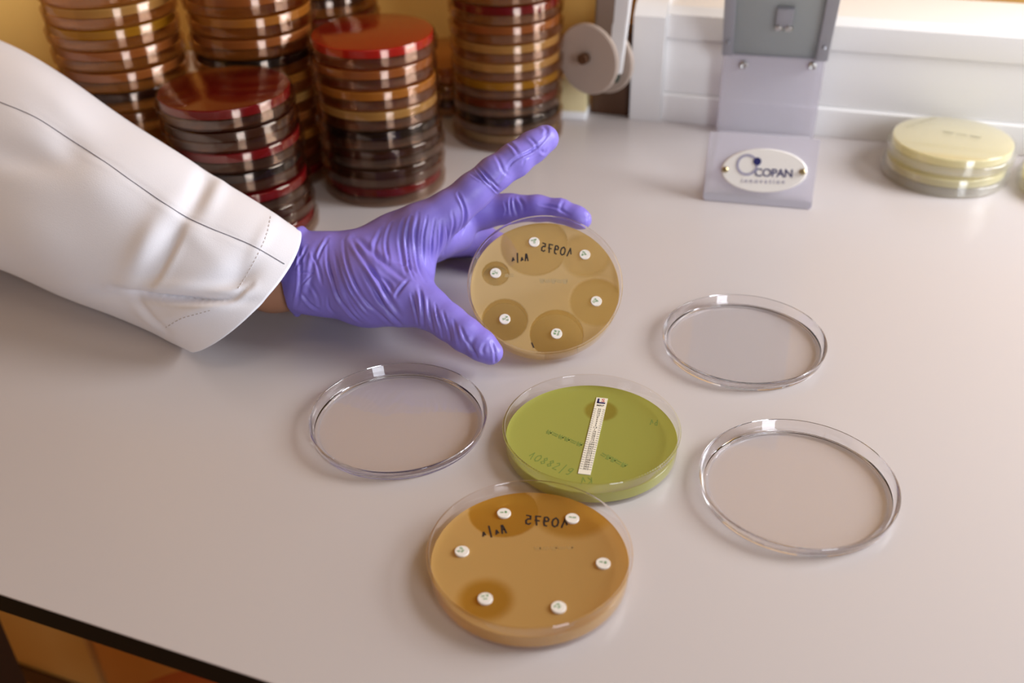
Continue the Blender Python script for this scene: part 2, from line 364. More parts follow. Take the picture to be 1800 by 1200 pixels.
for x in (-.0262, .0262):
    s_ = link('plate_screw', solid_lathe('plate_screw', [(0, 0), (.0022, 0), (.0021, .0016), (.0012, .0024), (0, .0024)], 24), M_brass, npo); s_.matrix_local = Matrix.Translation((x, 0, .0008))

# ------------------------------------------------------------------ petri dish meshes
def wallprofile(R0, R1, h, t, ft=.0011, ridge=None, stack=None):
    """open dish, floor at z=0, rim at z=h; R0 outer radius at floor, R1 at rim"""
    p = [(0, 0), (R0 - .0016, 0), (R0 - .0006, .0003), (R0, .0012), (R1, h - .0004), (R1 - .0003, h), (R1 - t + .0003, h), (R1 - t, h - .0004), (R0 - t, ft + .0012), (R0 - t - .0006, ft + .0003), (R0 - t - .0014, ft)]
    if ridge: p += [(ridge + .0005, ft), (ridge + .0004, ft + .0008), (ridge - .0004, ft + .0008), (ridge - .0006, ft)]
    p += [(0, ft)]
    return p
LID_H, BASE_H = .0062, .0135
lid_mesh = lathe('lid_shell', wallprofile(.0440, .0450, LID_H, .0011, ridge=.0405), 160, closed=False)
base_mesh = lathe('base_shell', wallprofile(.0425, .0429, BASE_H, .0012), 160, closed=False)
agar_mesh = solid_lathe('agar', [(0, .00125), (.0411, .00125), (.04155, .0017), (.04158, .0068), (.0413, .0071), (.0409, .0070), (0, .0070)], 128)
lid_s = lathe('lid_shell_stored', wallprofile(.0440, .0446, .0078, .0010), 72, closed=False)
base_s = lathe('base_shell_stored', wallprofile(.0425, .0429, .0126, .0011), 72, closed=False)
agar_s = solid_lathe('agar_stored', [(0, .0012), (.0409, .0012), (.0413, .0016), (.0413, .0066), (.0410, .0068), (0, .0068)], 72)
def two_mats(m, test):
    m.materials.append(M_clear); m.materials.append(M_glassy)
    for p in m.polygons:
        c = p.center; p.material_index = 1 if test(math.hypot(c.x, c.y), c.z) else 0
two_mats(lid_mesh, lambda r, z: r > .0424 or .0396 < r < .0412)
two_mats(base_mesh, lambda r, z: r > .041 and z > BASE_H - .0018)
lid_y = lid_s.copy(); base_y = base_s.copy()
for m in (lid_s, base_s): m.materials.append(M_clear2)
for m in (lid_y, base_y): m.materials.append(M_clear3)

def rib_mesh(R, z0, z1):
    """small vertical stacking nubs inside a lid wall"""
    parts = []
    bm = bmesh.new()
    for k in range(4):
        a = math.radians(28 + 90 * k)
        mt = Matrix.Rotation(a, 4, 'Z')
        box_bm(bm, R - .0030, R - .0003, -.00035, .00035, z0, z1, mt, bev=.0001)
    return bm_mesh('rib', bm)
ribm = rib_mesh(.0437, .0012, .0026); ribm.materials.append(M_clear)
def open_lid(xy, rot, label):
    e = tag(empty('clear_dish_lid', (xy[0], xy[1], 0.0001), (0, 0, rot)), label, 'petri dish lid', 'empty lids lying on the bench')
    link('shell', lid_mesh, None, e)
    for k in range(4):
        a = math.radians(28 + 90 * k)
        bm = bmesh.new(); box_bm(bm, .0407, .0434, -.0003, .0003, .0011, .0028, Matrix.Rotation(a, 4, 'Z'), bev=.0001)
        link('nub', bm_mesh('nub', bm), M_clear, e)
    return e
open_lid((-.0581, .4125), .3, 'empty clear petri lid left of the green dish, below the thumb')
open_lid((.1288, .4766), 1.2, 'empty clear petri lid right of the held dish, farther back')
open_lid((.1298, .3568), 2.1, 'empty clear petri lid right of the green dish, nearest the front')

# ---- handwriting as ribbons (mirrored: written on the underside)
GLY = {
 '1': [[(.1, .35), (.45, 1), (.8, 0)]], 'i': [[(.5, 1), (.5, 0)]],
 '0': [[(.5, 1), (.15, .8), (.05, .5), (.15, .15), (.5, 0), (.85, .15), (.95, .5), (.85, .8), (.5, 1)]],
 '9': [[(.85, .95), (.5, 1), (.2, .8), (.25, .55), (.6, .5), (.85, .7), (.85, .95), (.85, .4), (.7, .05), (.35, 0)]],
 '7': [[(.15, 1), (.85, 1), (.5, 0)], [(.25, .5), (.85, .52)]],
 '5': [[(.9, 1), (.3, .95), (.25, .6), (.6, .62), (.85, .4), (.75, .08), (.35, 0), (.12, .15)]],
 'A': [[(.05, 0), (.4, 1), (.62, 1), (.85, 0)], [(.2, .45), (.8, .45)]],
 '/': [[(.5, 1.15), (.5, -.25)]], '8': [[(.5, .5), (.2, .75), (.5, 1), (.8, .75), (.5, .5), (.15, .22), (.5, 0), (.85, .22), (.5, .5)]],
 '2': [[(.15, .85), (.5, 1), (.8, .75), (.15, 0), (.9, 0)]], '.': [[(.4, .35), (.65, .25)]], 'K': [[(.2, 1), (.2, 0)], [(.8, 1), (.2, .45), (.85, 0)]],
 'b': [[(.2, 1), (.2, 0), (.7, 0), (.8, .3), (.6, .55), (.2, .5)]], '~': [[(0, .3), (.3, .8), (.5, .2), (.8, .7), (1, .2)]], '=': [[(0, .7), (1, .75)], [(0, .3), (1, .35)]],
 '#': [[(0, .9), (.3, .1), (.5, .9), (.7, .1), (1, .9)], [(0, .5), (1, .5)]], 'L': [[(.2, 1), (.2, 0), (.8, 0)]], ' ': [], 'j': [[(.25, .12), (.5, .48), (.75, 0)]]}
def write(name, s, p0, p1, hgt, lw, z, mat, parent, mirror=True, gap=.25, slant=0):
    """p0 -> p1 is the visual left-to-right baseline in the dish; mirrored strings run right to left"""
    p0 = Vector(p0); p1 = Vector(p1); n = len(s); d = (p1 - p0); adv = d.length / n; d.normalize(); nrm = Vector((-d.y, d.x))
    parts = []
    for i, ch in enumerate(s):
        for st_ in GLY[ch]:
            pts = []
            for k in range(len(st_)):
                pts.append(st_[k])
            q = []
            for a, b in pts:
                X = (i + a * (1 - gap) + gap / 2) * adv + slant * b * hgt
                if mirror: X = n * adv - X
                P_ = p0 + d * X + nrm * (b * hgt); q.append(P_)
            v = []; f = []
            for k in range(len(q) - 1):
                t = (q[k + 1] - q[k]); 
                if t.length < 1e-9: continue
                t.normalize(); s_ = Vector((-t.y, t.x)) * lw / 2; e_ = t * lw * .35
                b0 = len(v)
                for P_ in (q[k] - e_ - s_, q[k + 1] + e_ - s_, q[k + 1] + e_ + s_, q[k] - e_ + s_): v.append((P_.x, P_.y, z + k * 2e-6))
                for P_ in (q[k] - e_ - s_, q[k + 1] + e_ - s_, q[k + 1] + e_ + s_, q[k] - e_ + s_): v.append((P_.x, P_.y, z - .00005))
                f += [(b0, b0 + 1, b0 + 2, b0 + 3), (b0 + 7, b0 + 6, b0 + 5, b0 + 4)] + [(b0 + j, b0 + 4 + j, b0 + 4 + (j + 1) % 4, b0 + (j + 1) % 4) for j in range(4)]
            parts.append((v, f))
    V, F = merge(parts)
    return link(name, mesh_of(name, V, F), mat, parent, smooth=False)
disk_mesh = solid_lathe('disk', [(0, 0), (.0029, 0), (.00305, .0002), (.00305, .0008), (.0029, .0010), (0, .0010)], 40)
def disk(parent, x, y, z, s, rot, mat=None, r=1.0):
    o = link('antibiotic_disk', disk_mesh, M_paper, parent); o.location = (x, y, z)
    if r != 1: o.scale = (r, r, 1)
    a = Vector((math.cos(rot), math.sin(rot))); n2 = Vector((-a.y, a.x))
    for j, line in enumerate(s):
        c = n2 * (.0003 - j * .0015 + .0002 - (.0008 if len(s) == 1 else 0)); w_ = .00068 * len(line) + .0004
        write('print', line, (c - a * w_)[:2], (c + a * w_)[:2], .0012, .00026, .00106, mat or M_green_ink, o, mirror=False)
    return o

def dish(loc, rot, label, mat, group=None):
    e = tag(empty('petri_dish', loc, rot), label, 'petri dish', group)
    link('base', base_mesh, None, e)
    a = agar_mesh.copy(); a.materials.clear(); a.materials.append(mat); ao = link('agar', a, None, e)
    return e
# held dish
c_lawn = (.62, .43, .20)
A_held = agar('agar_held', (.60, .45, .17), .68, (.93, .78, .46), zones=[(-.0226, -.0191, .0130, 1, .0006), (.0055, -.0285, .0150, 1, .0003), (.0282, -.0094, .0150, .8, .0012), (-.0273, .0095, .0078, 1.3, .0005), (-.0051, .0270, .0195, .75, .0008), (.0233, .0200, .0140, .6, .002)], lawn=(.74, .55, .27), gloss=.08)
held = dish((.0189, .4986, .0234), (math.radians(32.674), 0, 0), 'amber agar dish with six white disks, held up tilted by the gloved hand', A_held)
ZT = .00702
for (x, y, s, r_) in ((-.0051, .0288, ('~#', '5'), .2), (.0233, .0200, ('#5', '7'), 1.1), (-.0273, .0095, ('8L', '2'), 1.3), (.0282, -.0094, ('0b', '9'), 1.2), (-.0226, -.0191, ('A7', '2'), -1.4), (.0055, -.0285, ('#7', '#5'), -.3)):
    disk(held, x, y, ZT, s, r_)
write('marker_number', '10975', (-.0022, .0235), (.0158, .0190), .0052, .0008, ZT + .00008, M_ink, held)
write('marker_code', 'Aj/j', (-.0185, .0172), (-.0085, .0172), .0042, .0008, ZT + .00008, M_ink, held)
write('marker_tick', 'i', (-.0082, -.0365), (-.0062, -.0358), .0028, .0007, ZT + .00008, M_ink, held)
M_faint = pbr('faint_grey_print', (.42, .31, .15), .5)
write('faint_print', '#=#~#', (-.003, .0028), (.0130, .0020), .0030, .0008, ZT + .00003, M_faint, held)
write('lot_print', '=~', (-.0222, .0066), (-.0170, .0066), .0030, .0006, ZT + .00003, M_faint, held)
# amber dish at the front
A_amb = agar('agar_amber', (.62, .34, .05), .42, (.96, .74, .30), zones=[(-.0184, -.0218, .0110, 1, .003), (-.0106, .0290, .0160, 1, .0008), (.0193, .0300, .0180, .8, .003)], lawn=(.72, .46, .16), gloss=.10)
amb = dish((.0054, .3093, .0001), (0, 0, 0), 'amber agar dish with six white disks lying nearest the front edge', A_amb)
for (x, y, s, r_) in ((-.0106, .0275, ('~8',), .1), (.0193, .0233, ('~=',), -.2), (-.0285, .0048, ('b5', '='), .9), (.0305, -.0039, ('=8',), -.2), (-.0184, -.0218, ('=7', '~'), .1), (.0108, -.0271, ('=b', '='), .8)):
    disk(amb, x, y, ZT, s, r_)
write('marker_number', '10975', (-.0022, .0212), (.0172, .0180), .0055, .0008, ZT + .00008, M_ink, amb)
write('marker_code', 'Aj/j', (-.0205, .0140), (-.0092, .0160), .0048, .0008, ZT + .00008, M_ink, amb)
write('faint_print', '#=#~#', (.0020, .0050), (.0190, .0050), .0022, .0007, ZT + .00003, pbr('faint_brown_print', (.40, .24, .08), .5), amb)
# green dish
A_grn = agar('agar_green', (.47, .34, .05), .30, (.80, .92, .30), zones=[(.0062, .0197, .0084, .75, .0013)], lawn=(.56, .57, .13), gloss=.08)
grn = dish((.0374, .3905, .0001), (0, 0, 0), 'green agar dish with a white test strip across it', A_grn)
# test strip
p_t, p_b = Vector((.0079, .0300)), Vector((-.0054, -.0283)); sd = (p_t - p_b); SL = sd.length; ang = math.atan2(-sd.x, sd.y)
bm = bmesh.new(); box_bm(bm, -.0029, .0029, 0, SL, 0, .0003)
strip = link('test_strip', bm_mesh('test_strip', bm), M_strip, grn, smooth=False); strip.location = (p_b.x, p_b.y, ZT); strip.rotation_euler = (0, 0, ang)
nums = ['32', '24', '16', '12', '8', '6', '4', '3', '2', '1.5', '1', '.75', '.50', '.38', '.25', '.19', '.125', '.094', '.064', '.047', '.032', '.023', '.016', '.012', '.008', '.006', '.004', '.003', '.002']
bm = bmesh.new(); y0s, y1s = SL * .835, .0036
tot = []
for i, s in enumerate(nums):
    y = y0s + (y1s - y0s) * i / (len(nums) - 1)
    for sx in (-1, 1): box_bm(bm, *(sorted((sx * .0028, sx * .0016))), y - .00013, y + .00013, .00031, .00033)
    tm = text_mesh(s, .0017, 0, True); tm.transform(Matrix.Translation((0, y, .00034)))
    bm.from_mesh(tm)
m = bpy.data.meshes.new('scale'); bm.to_mesh(m); bm.free()
link('printed_scale', m, M_ink, strip, smooth=False)
onm = text_mesh('MRP', .0020, 0, True); onm.transform(Matrix.Translation((0, SL * .888, .00034))); link('code_print', onm, M_ink, strip, smooth=False)
bm = bmesh.new(); box_bm(bm, -.0021, -.0011, SL * .925, SL * .985, .0003, .00034); box_bm(bm, -.0021, .0021, SL * .918, SL * .938, .0003, .00034); link('logo_print', bm_mesh('logo_print', bm), M_navy, strip, smooth=False)
onm = text_mesh('S', .0038, 0, True); onm.transform(Matrix.Translation((.0008, SL * .962, .00034))); link('logo_letter', onm, M_red, strip, smooth=False)
write('marker_number', '10882/9', (-.0318, -.0150), (-.0120, -.0288), .0048, .0005, ZT + .00004, M_darkgreen_ink, grn, mirror=False)
write('marker_code', 'K1', (-.0080, -.0345), (-.0015, -.0348), .0042, .0005, ZT + .00004, M_darkgreen_ink, grn)
write('marker_digits', 'b1', (.0290, .0078), (.0335, .0070), .0040, .0005, ZT + .00004, M_darkgreen_ink, grn)
M_fg = pbr('faint_green_print', (.20, .25, .045), .6)
write('faint_print', '#=##=#', (-.0225, .0030), (-.0055, -.0085), .0030, .0007, ZT + .00003, M_fg, grn)
write('lot_print', '#=##=', (.0025, -.0150), (.0135, -.0245), .0034, .0007, ZT + .00003, M_fg, grn)

# ------------------------------------------------------------------ stored stacks
COL = {
 'bright red': ((.62, .018, .010), .05), 'dark red': ((.24, .006, .010), .03), 'amber': ((.68, .29, .045), .22), 'honey': ((.76, .47, .14), .25),
 'orange brown': ((.50, .17, .04), .12), 'black': ((.012, .008, .007), .0), 'brown red': ((.20, .035, .012), .06), 'pale yellow': ((.93, .86, .54), .10),
 'beige': ((.50, .36, .19), .3), 'dark brown': ((.06, .022, .012), .04), 'golden': ((.62, .32, .02), .22)}
AM = {}
for k, (c, s) in COL.items():
    a = agar_s.copy(); a.materials.append(agar('agar_' + k.replace(' ', '_'), c, s, gloss=.12)); AM[k] = a
# one closed dish stored upside down: lid below, base with the gel on top
proto = None
def stored(loc, rot, colour, label, group, name='stored_petri_dish'):
    e = empty(name, loc, (0, 0, rot)); tag(e, label, 'petri dish', group)
    pale = colour == 'pale yellow'
    o = link('lid', lid_y if pale else lid_s, None, e)
    o = link('base', base_y if pale else base_s, None, e); o.location = (0, 0, .0138); o.rotation_euler = (PI, 0, 0)
    o = link('agar', AM[colour], None, e); o.location = (0, 0, .0138); o.rotation_euler = (PI, 0, 0)
    return e
PITCHZ = .0141
ORD = ['top', 'second from top', 'third from top', 'fourth from top', 'fifth from top', 'sixth from top', 'seventh from top', 'eighth from top', 'ninth from top', 'tenth from top', 'eleventh from top', 'twelfth from top']
CARD = ['lowest', 'second lowest', 'third lowest', 'fourth lowest', 'fifth lowest', 'sixth lowest', 'seventh lowest', 'eighth lowest', 'ninth lowest', 'tenth lowest', 'eleventh lowest', 'twelfth lowest']
def stack(xy, cols, where, group, seed, jit=.0009, lean=(0, 0), cut=False):
    """cols from the top down"""
    rnd = random.Random(seed); n = len(cols)
    for i, c in enumerate(cols):
        k = n - 1 - i
        o = (rnd.uniform(-jit, jit) + lean[0] * k, rnd.uniform(-jit, jit) + lean[1] * k)
        nm = CARD[k] if cut else ORD[i]
        stored((xy[0] + o[0], xy[1] + o[1], .0001 + k * PITCHZ), rnd.uniform(0, 6), c, f'{c} agar dish, {nm} in the {where}', group)
stack((-.176, .637), ['dark red', 'dark brown', 'dark red', 'black', 'dark red', 'dark brown', 'dark red'][:7], 'dark red stack behind the sleeve cuff', 'dishes in the dark red stack', 1, .0012, (-.0005, 0))
stack((-.090, .703), ['bright red', 'orange brown', 'amber', 'honey', 'black', 'dark brown', 'dark brown', 'dark red'], 'stack with the bright red lid', 'dishes in the bright red topped stack', 2, .0008, (-.0002, 0))
stack((-.267, .709), ['golden', 'honey', 'golden', 'orange brown', 'orange brown', 'dark brown', 'orange brown', 'amber', 'orange brown', 'amber', 'brown red'], 'tall stack beside the yellow wall', 'dishes in the leftmost tall stack', 3, .0010, (0, 0), True)
stack((-.178, .729), ['honey', 'orange brown', 'amber', 'orange brown', 'black', 'amber', 'honey', 'orange brown', 'amber', 'brown red', 'dark red'], 'tall stack behind the dark red one', 'dishes in the tall stack behind the dark red one', 4, .0008, (0, 0), True)
stack((-.143, .822), ['dark brown', 'brown red', 'dark brown', 'dark red', 'orange brown', 'amber', 'brown red', 'dark brown', 'dark red', 'brown red'], 'dark stack behind the bright red topped one', 'dishes in the dark stack at the back', 5, .0006, (0, 0), True)
stack((.0005, .7945), ['orange brown', 'honey', 'amber', 'dark red', 'orange brown', 'honey', 'honey', 'golden', 'brown red', 'black', 'beige'], 'tall stack behind the raised forefinger', 'dishes in the tall stack behind the forefinger', 6, .0006, (0, 0), True)
stack((-.051, .874), ['amber', 'golden', 'dark brown'], 'short stack half hidden by its neighbours', 'dishes in the short hidden stack', 7, .0006)
# pale yellow dishes on the right
py = []
for k, (x, y) in enumerate(((.3200, .6970), (.3225, .6990))):
    py.append(stored((x, y, .0001 + k * PITCHZ), .4, 'pale yellow', ['pale yellow dish beneath another at the trunking, right of the stand', 'pale yellow dish lying on top of another at the trunking'][k], 'pale yellow dishes by the trunking'))
stored((.4070, .6640, .0001), .4, 'pale yellow', 'pale yellow dish cut off by the right edge of the picture', 'pale yellow dishes by the trunking')
wr = write('marker_writing', '#~#', (-.0020, .0100), (.0150, -.0120), .0030, .0006, .0139, pbr('faint_black_ink', (.18, .16, .08), .5), py[1])
wr = write('printed_text', '=#=#=#=', (-.0190, .0270), (.0160, .0330), .0022, .0004, .0139, pbr('faint_grey_ink', (.38, .34, .2), .5), py[1])

# ------------------------------------------------------------------ gloved hand (signed distance surface, then creases)
def rc(P, a, b, r1, r2):
    """round cone distance"""
    ba = b - a; l2 = ba @ ba; rr = r1 - r2; a2 = l2 - rr * rr; il2 = 1 / l2
    pa = P - a; y = pa @ ba; z = y - l2
    t = pa * l2 - ba * y[..., None]; x2 = np.einsum('...i,...i->...', t, t); y2 = y * y * l2; z2 = z * z * l2
    k = np.sign(rr) * rr * rr * x2
    d = (np.sqrt(x2 * a2 * il2) + y * rr) * il2 - r1
    m1 = np.sign(z) * a2 * z2 > k; m2 = (~m1) & (np.sign(y) * a2 * y2 < k)
    d = np.where(m1, np.sqrt(x2 + z2) * il2 - r2, d); d = np.where(m2, np.sqrt(x2 + y2) * il2 - r1, d)
    return d
def smin(a, b, k):
    h = np.maximum(k - np.abs(a - b), 0) / k; return np.minimum(a, b) - h * h * k * .25
def J(x, y, d, rpx): return (at(x, y, d), rpx * d / FPX)
def chain(P, js, k=.003):
    D = None
    for (a, ra), (b, rb) in zip(js[:-1], js[1:]):
        q = rc(P, a, b, ra, rb); D = q if D is None else smin(D, q, k)
    return D
def surface_nets(Fv, org, h):
    nx, ny, nz = Fv.shape; S = Fv < 0
    acc = np.zeros((nx - 1, ny - 1, nz - 1, 3)); cnt = np.zeros((nx - 1, ny - 1, nz - 1))
    cs = [(i, j, k) for i in (0, 1) for j in (0, 1) for k in (0, 1)]
    def sub(A, c): return A[c[0]:nx - 1 + c[0], c[1]:ny - 1 + c[1], c[2]:nz - 1 + c[2]]
    for c in cs:
        for ax in range(3):
            if c[ax]: continue
            e = list(c); e[ax] = 1; A, B = sub(Fv, c), sub(Fv, e); m = (A < 0) != (B < 0)
            t = np.where(m, A / np.where(m, A - B, 1), 0); 
            for q in range(3): acc[..., q] += np.where(m, c[q] + (t if q == ax else 0), 0)
            cnt += m
    act = cnt > 0; idx = -np.ones(act.shape, int); idx[act] = np.arange(act.sum())
    ii = np.argwhere(act); V = org + (ii + acc[act] / cnt[act][:, None]) * h
    Q = []
    for ax in range(3):
        o1, o2 = [(1, 2), (2, 0), (0, 1)][ax]
        sl = [slice(1, -1)] * 3; sl[ax] = slice(0, -1); sl2 = list(sl); sl2[ax] = slice(1, None)
        a, b = S[tuple(sl)], S[tuple(sl2)]; m = np.argwhere(a != b)
        off = np.array([1, 1, 1]); off[ax] = 0; g = m + off
        fl = S[tuple(g.T)]
        u1 = np.zeros(3, int); u1[o1] = 1; u2 = np.zeros(3, int); u2[o2] = 1
        q = np.stack([idx[tuple((g - u1 - u2).T)], idx[tuple((g - u2).T)], idx[tuple(g.T)], idx[tuple((g - u1).T)]], 1)
        q[~fl] = q[~fl][:, ::-1]; Q.append(q)
    Q = np.concatenate(Q); Q = Q[(Q >= 0).all(1)]
    return V, Q
def seg_dist(q, a, b):
    ab = b - a; t = np.clip(((q - a) @ ab) / (ab @ ab), 0, 1); pr = a + t[:, None] * ab; d = q - pr
    side = np.sign(ab[0] * (q[:, 1] - a[1]) - ab[1] * (q[:, 0] - a[0])); return np.linalg.norm(d, axis=1), t, side
def crease(q, pts, w_, amp, rid=.7):
    """relief of one crease: a valley with a ridge on one side; q = image-plane coordinates of the vertices"""
    pts = [np.array(p, float) for p in pts]; L = [np.linalg.norm(b - a) for a, b in zip(pts[:-1], pts[1:])]; T = sum(L); s0 = 0
    best = np.full(len(q), 1e9); sd_ = np.zeros(len(q)); u = np.zeros(len(q))
    for (a, b), l in zip(zip(pts[:-1], pts[1:]), L):
        d, t, s = seg_dist(q, a, b); m = d < best; best = np.where(m, d, best); sd_ = np.where(m, s * d, sd_); u = np.where(m, (s0 + t * l) / T, u); s0 += l
    tap = np.clip(np.sin(PI * np.clip(u, 0.02, .98)), 0, 1) ** .6
    return tap * (-amp * np.exp(-(sd_ / w_) ** 2) + rid * amp * np.exp(-((sd_ - 2.0 * w_) / (1.1 * w_)) ** 2) + .35 * rid * amp * np.exp(-((sd_ + 2.0 * w_) / (1.3 * w_)) ** 2))
def smooth_curve(pts, n=5):
    pts = [np.array(p, float) for p in pts]; P_ = [2 * pts[0] - pts[1]] + pts + [2 * pts[-1] - pts[-2]]; out = []
    for i in range(1, len(P_) - 2):
        for k in range(n):
            t = k / n; a, b, c, d = P_[i - 1:i + 3]
            out.append(.5 * ((2 * b) + (c - a) * t + (2 * a - 5 * b + 4 * c - d) * t * t + (-a + 3 * b - 3 * c + d) * t ** 3))
    return out + [pts[-1]]

HG = .0012
lo = np.array([-.165, .44, -.004]); hi = np.array([.075, .68, .135])
gx = [np.arange(lo[i], hi[i], HG) for i in range(3)]
G = np.stack(np.meshgrid(*gx, indexing='ij'), -1)
index_f = [J(742, 402, .580, 44), J(790, 371, .580, 36), J(832, 336, .580, 32), J(868, 306, .580, 30), J(905, 281, .583, 29.5), J(935, 259, .587, 27), J(958, 244, .590, 24.5)]
thumb = [J(655, 508, .572, 62), J(712, 524, .564, 46), J(752, 541, .558, 36.5), J(790, 567, .553, 31), J(818, 588, .550, 30), J(845, 606, .548, 26.5), J(862, 619, .547, 22.5)]
middle = [J(752, 408, .612, 38), J(800, 385, .618, 34), J(850, 370, .618, 31), J(895, 367, .614, 25.5), J(945, 366, .608, 22.5), J(985, 371, .604, 20.5), J(1012, 381, .601, 19), J(1023, 386, .600, 17.5)]
ring_f = [J(752, 425, .634, 36), J(800, 418, .645, 31), J(842, 422, .652, 29), J(872, 436, .650, 27), J(886, 448, .645, 24)]
pinky = [J(735, 440, .640, 34), J(778, 425, .655, 28), J(810, 428, .668, 25), J(838, 440, .672, 23)]
palm = [[J(548, 462, .586, 56), J(640, 462, .586, 56), J(742, 408, .588, 46)],
        [J(545, 500, .578, 54), J(640, 506, .574, 60), J(716, 520, .566, 44)],
        [J(560, 478, .600, 50), J(660, 455, .606, 52), J(752, 412, .618, 40)],
        [J(570, 480, .604, 48), J(660, 450, .618, 48), J(752, 425, .636, 36)],
        [J(640, 490, .582, 56), J(716, 472, .582, 44)],
        [J(700, 430, .590, 52), J(712, 500, .574, 42)],
        [J(775, 418, .605, 36), J(806, 414, .612, 28)]]
Dp = None
for c in palm:
    q = chain(G, c, .006); Dp = q if Dp is None else smin(Dp, q, .010)
D = None
for js, k in ((index_f, .008), (thumb, .008), (middle, .006), (ring_f, .005), (pinky, .005)):
    q = smin(Dp, chain(G, js), k); D = q if D is None else np.minimum(D, q)
# cut open at the cuff, then a loose rolled rim
cc = at(532, 480, .585); ax_ = at(640, 476, .585) - at(520, 486, .590); ax_ /= np.linalg.norm(ax_)
cut = at(517, 482, .588)
Dc = -((G - cut) @ ax_)
D = np.maximum(D, Dc)
e2 = np.array([0, 0, 1.0]); e2 = up - (up @ ax_) * ax_; e2 /= np.linalg.norm(e2); e3 = np.cross(ax_, e2)
rim = []
for i in range(41):
    a = 2 * PI * i / 40
    wob = .0012 * math.sin(3 * a + .6) + .0008 * math.sin(7 * a)
    base_ = at(523, 478, .588) + ax_ * (wob + .0038 * max(0, math.cos(a)) ** 2 - .0015 * max(0, -math.cos(a)))
    rim.append((base_ + e2 * math.cos(a) * .0238 + e3 * math.sin(a) * .0200 , .0018 + .0005 * math.sin(5 * a)))
D = smin(D, chain(G, rim, .001), .003)
V, Q = surface_nets(D, lo, HG)
gm = mesh_of('glove', V, Q)
# refine once, then relax
bm = bmesh.new(); bm.from_mesh(gm); bpy.data.meshes.remove(gm)
bmesh.ops.smooth_vert(bm, verts=bm.verts, factor=.5, use_axis_x=True, use_axis_y=True, use_axis_z=True)
bmesh.ops.subdivide_edges(bm, edges=bm.edges, cuts=1, use_grid_fill=True)
for _ in range(3): bmesh.ops.smooth_vert(bm, verts=bm.verts, factor=.5, use_axis_x=True, use_axis_y=True, use_axis_z=True)
gm = bpy.data.meshes.new('glove'); bm.to_mesh(gm); bm.free(); gm.update()
nv = len(gm.vertices); co = np.empty(nv * 3); gm.vertices.foreach_get('co', co); co = co.reshape(-1, 3)
no = np.empty(nv * 3); gm.vertices.foreach_get('normal', no); no = no.reshape(-1, 3)
q2, dep = project(co); facing = np.clip(-((no * ((co - CAM) / np.linalg.norm(co - CAM, axis=1)[:, None])).sum(1)) * 3 + .2, 0, 1)
near = dep < .612
